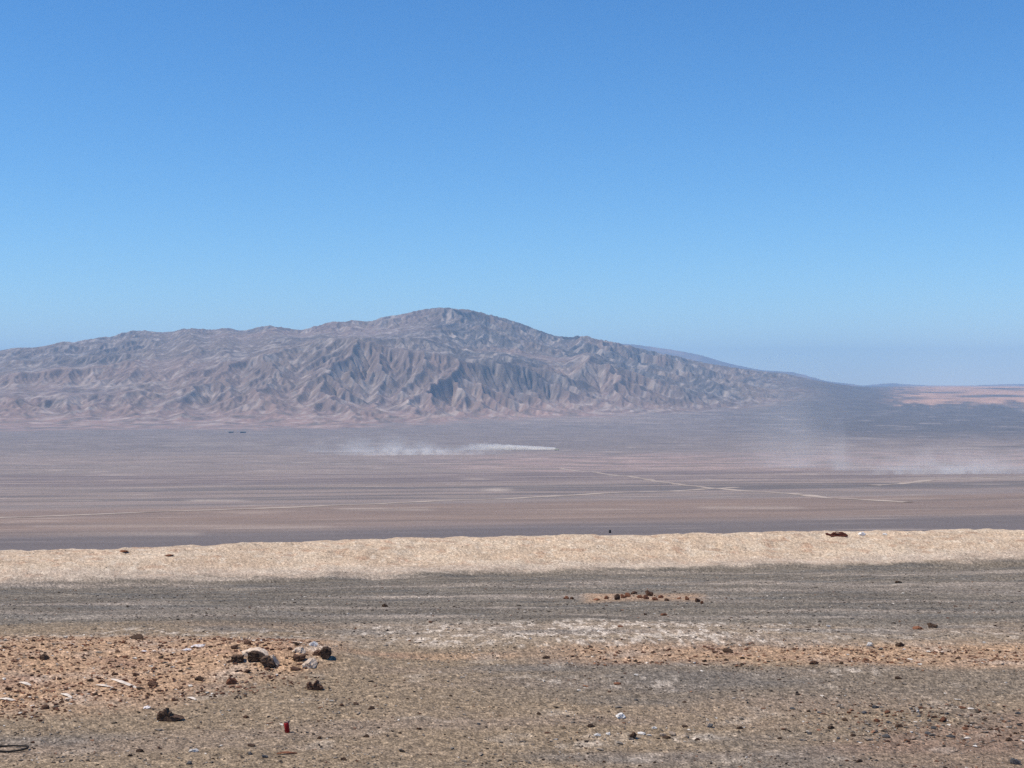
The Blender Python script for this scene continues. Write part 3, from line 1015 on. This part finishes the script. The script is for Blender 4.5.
taken = [(h[0], h[1]) for h in HERO] + [(q, 656) for q in range(232, 334, 6)] + [(316, 686), (166, 716), (176, 716), (632, 736), (620, 716), (288, 730)]
LAND = [(258, 652, 'the broadest crusted boulder'), (325, 650, 'the dark round boulder'), (170, 714, 'the dark pointed clod'), (287, 727, 'the red can'),
        (125, 684, 'the longest pale splinter'), (8, 700, 'the splinter at the left edge'), (10, 750, 'the hose loop'), (45, 656, 'the left edge dark clod'),
        (137, 637, 'the long dark clod on the rim'), (193, 648, 'the two crumpled scraps'), (199, 678, 'the lone dark clod amid the soil'), (315, 685, 'the jagged brown pair'),
        (620, 715, 'the brightest white stone'), (670, 735, 'the pinkish white pair'), (728, 650, 'the dark oblong block'), (546, 656, 'the orange strip left end'),
        (870, 643, 'the orange strip white stone'), (932, 625, 'the dark brown boulder'), (943, 719, 'the large orange stone'),
        (859, 760, 'the lone bottom black stone'), (1016, 762, 'the bottom right corner stone'), (887, 737, 'the bluish flat stone'),
        (343, 758, 'the black round stone'), (140, 751, 'the flat dark stone'), (45, 706, 'the brown clod at the soil edge'),
        (815, 662, 'the long brown clod'), (436, 636, 'the salt streaks left of centre'), (649, 596, 'the tallest clod')]
NTH = ['nearest', 'second nearest', 'third nearest', 'fourth nearest', 'fifth nearest', 'sixth nearest', 'seventh nearest', 'eighth nearest', 'ninth nearest', 'tenth nearest']
PENDING = {}


def direction(dx, dy):
    dy *= 2.0
    if abs(dx) > 2.4 * abs(dy):
        return 'to the right of' if dx > 0 else 'to the left of'
    if abs(dy) > 2.4 * abs(dx):
        return 'in front of' if dy > 0 else 'behind'
    return ('in front and ' if dy > 0 else 'behind and ') + ('right of' if dx > 0 else 'left of')


for zn, samp, cnt, kinds, (s0, s1) in ZONES:
    k = 0
    tries = 0
    while k < cnt and tries < 4000:
        tries += 1
        px, py = samp()
        if not (2 < px < 1021) or any(abs(px - a) < 9 and abs(py - b) < 5 for a, b in taken):
            continue
        if 'left' in zn and px > 320 - (py - 640) * 1.2:
            continue
        if 'bottom' in zn and (px < 280 and py < 715 or px > 790 and py < 748):
            continue
        mt, cn, _ = random.choices(kinds, [q[2] for q in kinds])[0]
        w = s0 + (s1 - s0) * random.random() ** 1.8
        so_ = stone(px, py, w, w * random.uniform(.35, .6), mt, '%s stone' % cn, '%s stones on the %s' % (cn, zn))
        L_ = min(LAND, key=lambda q: math.hypot(px - q[0], (py - q[1]) * 2.5))
        PENDING.setdefault((cn, direction(px - L_[0], py - L_[1]), L_[2]), []).append((math.hypot(px - L_[0], (py - L_[1]) * 2.5), so_))
        taken.append((px, py))
        k += 1


for (cn, dr, ln_), lst in PENDING.items():
    lst.sort(key=lambda q: q[0])
    for i_, (_, so_) in enumerate(lst):
        so_['label'] = ('%s stone %s %s' % (cn, dr, ln_)) if len(lst) == 1 else '%s %s stone %s %s' % (NTH[min(i_, 9)], cn, dr, ln_)


# ------------------------------------------------------------------ made things
def simple_mat(name, c, rough=.5, metal=0.0, sc=30, var=.25):
    m, nt, b = new_mat(name, rough)
    tc = nt.nodes.new('ShaderNodeTexCoord')
    n1 = noise_val(nt, tc.outputs['Object'], sc, 4, .6)
    lo, hi = tuple(q * (1 - var) for q in c), tuple(min(1, q * (1 + var)) for q in c)
    nt.links.new(ramp(nt, n1, [(.3, lo), (.7, hi)]), b.inputs['Base Color'])
    b.inputs['Metallic'].default_value = metal
    return m


def lathe(name, prof, mat, parent=None, seg=28):
    bm = bmesh.new()
    rings = []
    for r, z in prof:
        rings.append([bm.verts.new((r * math.cos(2 * math.pi * i / seg), r * math.sin(2 * math.pi * i / seg), z)) for i in range(seg)])
    for a, b in zip(rings, rings[1:]):
        for i in range(seg):
            bm.faces.new((a[i], a[(i + 1) % seg], b[(i + 1) % seg], b[i]))
    bm.faces.new(rings[0][::-1])
    bm.faces.new(rings[-1])
    me = bpy.data.meshes.new(name)
    bm.to_mesh(me)
    bm.free()
    for p in me.polygons:
        p.use_smooth = len(p.vertices) == 4
    me.materials.append(mat)
    o = bpy.data.objects.new(name, me)
    COL.objects.link(o)
    o.parent = parent
    return o


def empty(name, loc, rot=(0, 0, 0)):
    o = bpy.data.objects.new(name, None)
    COL.objects.link(o)
    o.location = loc
    o.rotation_euler = rot
    o.empty_display_size = .2
    return o


RED = simple_mat('red_paint', (.27, .012, .014), .45)
ALU = simple_mat('can_metal', (.20, .09, .08), .5, .3)
RUBBER = simple_mat('black_rubber', (.03, .024, .02), .7)
WOOD = simple_mat('bleached_wood', (.66, .56, .46), .9, 0, 12)
REDWOOD = simple_mat('reddish_wood', (.20, .085, .045), .9, 0, 12)

x, y, z = pix(287.5, 732)
k = y / FPX
can = empty('drink_can', (x, y, z - .004), (0, math.radians(-7), .3))
tag(can, 'dark red drink can standing upright on the grey gravel', 'can')
hgt, rad = 10.5 * k, 2.5 * k
lathe('can_body', [(rad * .8, 0), (rad, .006), (rad, hgt - .012), (rad * .84, hgt - .002)], RED, can)
lathe('can_lid', [(rad * .86, hgt - .002), (rad * .86, hgt + .001), (rad * .78, hgt + .001), (rad * .76, hgt - .002)], ALU, can)


def tube(name, pts, r, mat, closed=False, seg=8, parent=None):
    cu = bpy.data.curves.new(name, 'CURVE')
    cu.dimensions = '3D'
    sp = cu.splines.new('POLY')
    sp.points.add(len(pts) - 1)
    for p_, q in zip(sp.points, pts):
        p_.co = (*q, 1)
    sp.use_cyclic_u = closed
    cu.bevel_depth = r
    cu.bevel_resolution = 3
    tmp = bpy.data.objects.new(name + '_tmp', cu)
    COL.objects.link(tmp)
    me = bpy.data.meshes.new_from_object(tmp.evaluated_get(bpy.context.evaluated_depsgraph_get()))
    bpy.data.objects.remove(tmp)
    me.name = name
    me.materials.clear()
    me.materials.append(mat)
    for p_ in me.polygons:
        p_.use_smooth = True
    o = bpy.data.objects.new(name, me)
    COL.objects.link(o)
    o.parent = parent
    return o


# loop of black hose lying at the left edge
x, y, z = pix(3, 750)
k = y / FPX
pts = []
for i in range(60):
    a = 2 * math.pi * i / 60
    lx, ly = 25 * k * math.cos(a), 25 * k * math.sin(a) * .42
    if math.cos(a) > .6:
        lx *= 1.0
    zz = float(ground_z(x + lx, y + ly)) + .014 + .012 * (math.sin(a * 2 + 1) + 1)
    pts.append((lx, ly, zz - z))
hose = tube('hose_loop', pts, .011, RUBBER, True)
hose.location = (x, y, z)
tag(hose, 'loop of thin black hose lying at the left edge of the gravel', 'hose')


def splinter(px0, py0, px1, py1, wpx, mat, label, name='wood_splinter', cat='wood', lift=.01):
    p0, p1 = Vector(pix(px0, py0)), Vector(pix(px1, py1))
    d = p1 - p0
    L = d.length
    bm = bmesh.new()
    w = wpx * p0.y / FPX
    n = 7
    r = random.Random(px0)
    rings = []
    for i in range(n):
        t = i / (n - 1)
        ww = w * (.25 + .75 * math.sin(math.pi * min(.95, max(.08, t)))) * r.uniform(.8, 1.15)
        th = w * .35
        cy = r.uniform(-.12, .12) * w
        rings.append([bm.verts.new((L * t, cy + s_ * ww, q * th + .01 * math.sin(t * 4))) for s_, q in ((-1, 0), (-.7, 1), (.8, .85), (1, 0))])
    for a, b in zip(rings, rings[1:]):
        for i in range(4):
            bm.faces.new((a[i], a[(i + 1) % 4], b[(i + 1) % 4], b[i]))
    bm.faces.new(rings[0][::-1])
    bm.faces.new(rings[-1])
    bmesh.ops.recalc_face_normals(bm, faces=bm.faces)
    me = bpy.data.meshes.new(name)
    bm.to_mesh(me)
    bm.free()
    me.materials.append(mat)
    o = bpy.data.objects.new(name, me)
    COL.objects.link(o)
    o.location = p0 + Vector((0, 0, lift))
    o.rotation_euler = (0, -math.asin(max(-1, min(1, d.z / L))), math.atan2(d.y, d.x))
    tag(o, label, cat)
    return o


splinter(0, 699, 15, 701, 2.6, WOOD, 'pale weathered splinter lying at the left edge of the reddish soil')
splinter(112, 680, 137, 688, 2.6, WOOD, 'longest pale splinter slanting across the reddish soil')
splinter(20, 683, 31, 686, 2.4, WOOD, 'short pinkish pale splinter on the reddish soil near the left edge')
splinter(62, 695, 72, 698, 2.4, WOOD, 'short cream splinter between the left edge and the longest splinter')
splinter(96, 686, 113, 688, 1.8, WOOD, 'thin faint splinter just left of the longest splinter')
splinter(277, 755, 297, 754, 2.8, REDWOOD, 'reddish brown stick lying at the bottom, below the red can')
splinter(188, 698, 196, 700, 2.2, WOOD, 'tiny pale chip of wood below the middle of the reddish soil')
# white scraps (crumpled paper) on the soil
PAPER = simple_mat('dirty_paper', (.70, .62, .58), .8, 0, 10, .12)


def scrap(px, py, w, label, seed):
    x, y, z = pix(px, py)
    k = y / FPX
    n = 9
    g = np.linspace(-1, 1, n)
    X, Y = np.meshgrid(g, g)
    R_ = w * k / 2
    Zs = .22 * fbm(X * 1.7 + seed, Y * 1.7, 3, seed) + .18 * (1 - X ** 2) * (1 - Y ** 2) + .1
    V = np.stack([X * R_ * (1 + .15 * gn(Y * 2, X * 0 + seed, 5)), Y * R_ * .8, np.maximum(Zs, .02) * R_ * 1.6], -1).reshape(-1, 3)
    o = mesh_np('paper_scrap', V, grid_faces(n, n), PAPER, False)
    so = o.modifiers.new('thickness', 'SOLIDIFY')
    so.thickness = .003
    o.location = (x, y, z)
    o.rotation_euler = (0, 0, seed)
    tag(o, label, 'scrap')


scrap(198, 647, 12, 'crumpled whitish scrap on the reddish soil, right one of two', 3)
scrap(187, 650, 8, 'crumpled whitish scrap on the reddish soil, left one of two', 4)
scrap(144, 651, 5, 'tiny white scrap standing on the reddish soil left of the other scraps', 6)
scrap(147, 708, 8, 'bluish white scrap at the lower edge of the reddish soil', 8)

# rusty scrap heap on the bank
x, y, z = pix(838, 536)
k = y / FPX
heap = empty('scrap_heap', (x, y, z - .02))
tag(heap, 'dark rusty scrap lying on top of the pale bank at the right', 'scrap')
r = random.Random(12)
prof = [(-8, 1.6), (-6, 3.2), (-4.5, 4.6), (-2, 3.6), (0, 3.8), (3, 3.6), (5.5, 3.2), (7.5, 3.6), (9, 1.6)]
bm = bmesh.new()
rows = []
for j, (dy, f) in enumerate(((-4, .05), (-2.5, .75), (0, 1.0), (2.5, .8), (4, .05))):
    rows.append([bm.verts.new((a * k + r.uniform(-.01, .01), dy * k, h * f * k * r.uniform(.85, 1.1))) for a, h in prof])
for a, b in zip(rows, rows[1:]):
    for i in range(len(prof) - 1):
        bm.faces.new((a[i], a[i + 1], b[i + 1], b[i]))
me = bpy.data.meshes.new('crushed_sheet')
bm.to_mesh(me)
bm.free()
me.materials.append(M['hot'])
o = bpy.data.objects.new('crushed_sheet', me)
COL.objects.link(o)
o.parent = heap
tube('bent_bar', [(-9 * k, -.1, 1 * k), (-3 * k, -.15, 4.6 * k), (4 * k, -.12, 4.2 * k), (9.5 * k, -.1, 1.2 * k)], .022, M['hot'], parent=heap)

# marker post far out behind the bank
x, y, z = pix(610, 533)
post = lathe('marker_stub', [(.36, -.3), (.36, .4), (.33, .8), (.26, .95)], RUBBER, None, 14)
post.location = (x, y, z)
tag(post, 'small dark stub standing on the dark strip just beyond the bank', 'post')


# ------------------------------------------------------------------ far vehicle and huts
def box(name, x0, x1, y0, y1, z0, z1, mat, parent, bev=.05, taper=0.0):
    bm = bmesh.new()
    vs_ = [bm.verts.new((xx, yy, zz)) for zz in (z0, z1) for yy in (y0, y1) for xx in (x0, x1)]
    for v in vs_[4:]:
        v.co.x = v.co.x + (taper if v.co.x > (x0 + x1) / 2 else 0) * -1
    for f in ((0, 2, 3, 1), (4, 5, 7, 6), (0, 1, 5, 4), (2, 6, 7, 3), (0, 4, 6, 2), (1, 3, 7, 5)):
        bm.faces.new([vs_[i] for i in f])
    bmesh.ops.bevel(bm, geom=bm.edges[:], offset=bev, segments=1, affect='EDGES')
    me = bpy.data.meshes.new(name)
    bm.to_mesh(me)
    bm.free()
    me.materials.append(mat)
    o = bpy.data.objects.new(name, me)
    COL.objects.link(o)
    o.parent = parent
    return o


YEL = simple_mat('dusty_yellow_paint', (.82, .74, .42), .6, 0, 1)
GLS = simple_mat('dark_glass', (.03, .035, .04), .15)
DUSTY = simple_mat('dusty_grey_sheet', (.15, .15, .155), .7, 0, 1)

x, y, z = pix(557, 450.5)
tr = empty('truck', (x, y, z))
tag(tr, 'tiny dusty yellow truck at the head of the long white dust trail', 'truck')
box('chassis', -4.5, 4.4, -1.1, 1.1, .9, 1.35, DUSTY, tr)
box('load_bed', -4.6, 1.6, -1.6, 1.6, 1.45, 3.9, YEL, tr)
cab = box('cab', 2.0, 4.6, -1.4, 1.4, 1.45, 4.0, YEL, tr, .08, .5)
box('window', 2.6, 3.8, -1.43, -1.405, 2.7, 3.6, GLS, cab, .005)
for wx in (-3.4, -1.8, 3.3):
    for wy in (-1.35, 1.35):
        wl = lathe('wheel', [(.45, -.22), (.72, -.2), (.75, 0), (.72, .2), (.45, .22)], RUBBER, tr, 18)
        wl.rotation_euler = (math.pi / 2, 0, 0)
        wl.location = (wx, wy, .75)

for (px, w_, lb) in ((231, 15, 'left one of two tiny dark huts at the foot of the mountain'), (243, 18, 'right one of two tiny dark huts at the foot of the mountain')):
    x, y, z = pix(px, 433)
    ht = empty('hut', (x, y, z))
    tag(ht, lb, 'hut', 'huts at the foot of the mountain')
    box('wall', -w_ / 2, w_ / 2, -3, 3, -1, 3.6, DUSTY, ht)
    bm = bmesh.new()
    a = w_ / 2 + .4
    vv = [bm.verts.new(c) for c in ((-a, -3.5, 3.62), (a, -3.5, 3.62), (a, 3.5, 3.62), (-a, 3.5, 3.62), (-a, 0, 5.6), (a, 0, 5.6))]
    for f in ((0, 1, 5, 4), (2, 3, 4, 5), (0, 4, 3), (1, 2, 5), (0, 3, 2, 1)):
        bm.faces.new([vv[i] for i in f])
    me = bpy.data.meshes.new('roof')
    bm.to_mesh(me)
    bm.free()
    me.materials.append(DUSTY)
    o = bpy.data.objects.new('roof', me)
    COL.objects.link(o)
    o.parent = ht
    box('door', -1, 1, -3.06, -3.012, -.2, 2.4, GLS, ht, .005)


# ------------------------------------------------------------------ dust in the air
def dust(name, px, py, wpx, hpx, depth, tau, label, seed, head=False, sc=3.0, lean=0.0, col=(1.0, .955, .89), base=True):
    """an airborne dust cloud: closed lumpy body filled with uneven scattering dust.
    tau: how opaque it is through its middle"""
    x, y, z = pix(px, py)
    k = y / FPX
    bm = bmesh.new()
    bmesh.ops.create_icosphere(bm, subdivisions=3, radius=1)
    me = bpy.data.meshes.new(name)
    bm.to_mesh(me)
    bm.free()
    o = bpy.data.objects.new(name, me)
    COL.objects.link(o)
    o.scale = (wpx * k / 2, depth / 2, hpx * k / (1 if base else 2))
    o.location = (x, y, z + (0.5 if base else hpx * k / 2))
    m = bpy.data.materials.new(name)
    m.use_nodes = True
    nt = m.node_tree
    nt.nodes.clear()
    out = nt.nodes.new('ShaderNodeOutputMaterial')
    pv = nt.nodes.new('ShaderNodeVolumePrincipled')
    pv.inputs['Color'].default_value = (*col, 1)
    pv.inputs['Anisotropy'].default_value = 0.0
    nt.links.new(pv.outputs[0], out.inputs['Volume'])
    tc = nt.nodes.new('ShaderNodeTexCoord')
    sx = nt.nodes.new('ShaderNodeSeparateXYZ')
    nt.links.new(tc.outputs['Object'], sx.inputs[0])

    def mth(op, a, b=None, clamp=False):
        q = nt.nodes.new('ShaderNodeMath')
        q.operation = op
        q.use_clamp = clamp
        for i, v in enumerate((a, b)):
            if v is None:
                continue
            if isinstance(v, (int, float)):
                q.inputs[i].default_value = v
            else:
                nt.links.new(v, q.inputs[i])
        return q.outputs[0]
    X_, Y_, Z_ = sx.outputs
    if head:   # a tapering trail: thin, dense and low at the head (+x), wide and thin at the tail (-x)
        t = mth('MULTIPLY_ADD', X_, -.5)
        t.node.inputs[2].default_value = .5              # 0 at the head, 1 at the tail
        rad = mth('MULTIPLY_ADD', t, 1.1)
        rad.node.inputs[2].default_value = .30
        ry = mth('DIVIDE', Z_, rad)
        ry2 = mth('DIVIDE', Y_, rad)
        rr = mth('SQRT', mth('ADD', mth('MULTIPLY', ry, ry), mth('MULTIPLY', ry2, ry2)))
        fall = mth('SUBTRACT', 1.0, rr, True)
        thin = mth('POWER', mth('SUBTRACT', 1.0, t, True), 3.0)
        fall = mth('MULTIPLY', fall, thin)
    else:
        ln = nt.nodes.new('ShaderNodeVectorMath')
        ln.operation = 'LENGTH'
        nt.links.new(tc.outputs['Object'], ln.inputs[0])
        fall = mth('SUBTRACT', 1.0, ln.outputs['Value'], True)
        fall = mth('MULTIPLY', mth('POWER', fall, 2.0), 1.7)
    mp = nt.nodes.new('ShaderNodeMapping')
    mp.inputs['Location'].default_value = (seed, 0, 0)
    asp = (wpx / hpx)
    mp.inputs['Scale'].default_value = (max(1, asp * .35), 1.0, 1.0)
    nt.links.new(tc.outputs['Object'], mp.inputs['Vector'])
    nf = noise_val(nt, mp.outputs[0], sc, 3, .6)
    nn = mth('MULTIPLY', mth('SUBTRACT', nf, .36, True), 4.0)
    d = mth('MULTIPLY', mth('MULTIPLY', fall, nn), tau / (depth * .25))
    nt.links.new(d, pv.inputs['Density'])
    me.materials.append(m)
    tag(o, label, 'dust', kind='stuff')
    return o


dust('dust_trail', 500, 450, 116, 7.5, 24, 45, 'dense white dust trail behind the tiny truck on the plain', 11, head=True, sc=2.2)
dust('dust_trail', 415, 455, 230, 12.0, 60, 1.1, 'thinner dust drifting left from the white trail', 23, sc=2.0)
dust('dust_trail', 375, 452, 230, 22, 120, .5, 'broad faint dust over the plain left of the white trail', 29, sc=1.6)
dust('dust_cloud', 965, 474, 330, 14, 90, .7, 'low pale dust bank over the plain at the right', 31, sc=2.0)
dust('dust_cloud', 950, 470, 420, 32, 120, .35, 'thin dust hanging above the low dust bank at the right', 33, sc=1.8)
dust('dust_plume', 838, 470, 34, 62, 60, .32, 'faint upright dust plume above the left end of the dust bank', 37, sc=1.6)
dust('dust_plume', 790, 468, 170, 115, 150, .24, 'tall wide faint dust plume left of the upright one', 41, sc=1.4)
dust('dust_plume', 925, 466, 40, 30, 60, .25, 'small dust puff rising from the right dust bank', 43, sc=1.6)

# ------------------------------------------------------------------ haze
bm = bmesh.new()
bmesh.ops.create_cube(bm, size=1)
me = bpy.data.meshes.new('haze')
bm.to_mesh(me)
bm.free()
hz = bpy.data.objects.new('haze', me)
COL.objects.link(hz)
hz.scale = (64000, 64000, 1000)
hz.location = (0, 0, -190 + 500)
m = bpy.data.materials.new('haze')
m.use_nodes = True
nt = m.node_tree
nt.nodes.clear()
out = nt.nodes.new('ShaderNodeOutputMaterial')
pv = nt.nodes.new('ShaderNodeVolumePrincipled')
pv.inputs['Color'].default_value = (.44, .71, 1.0, 1)
pv.inputs['Density'].default_value = HAZE
nt.links.new(pv.outputs[0], out.inputs['Volume'])
me.materials.append(m)
tag(hz, 'thin bluish haze filling the air over the plain', 'haze', kind='stuff')
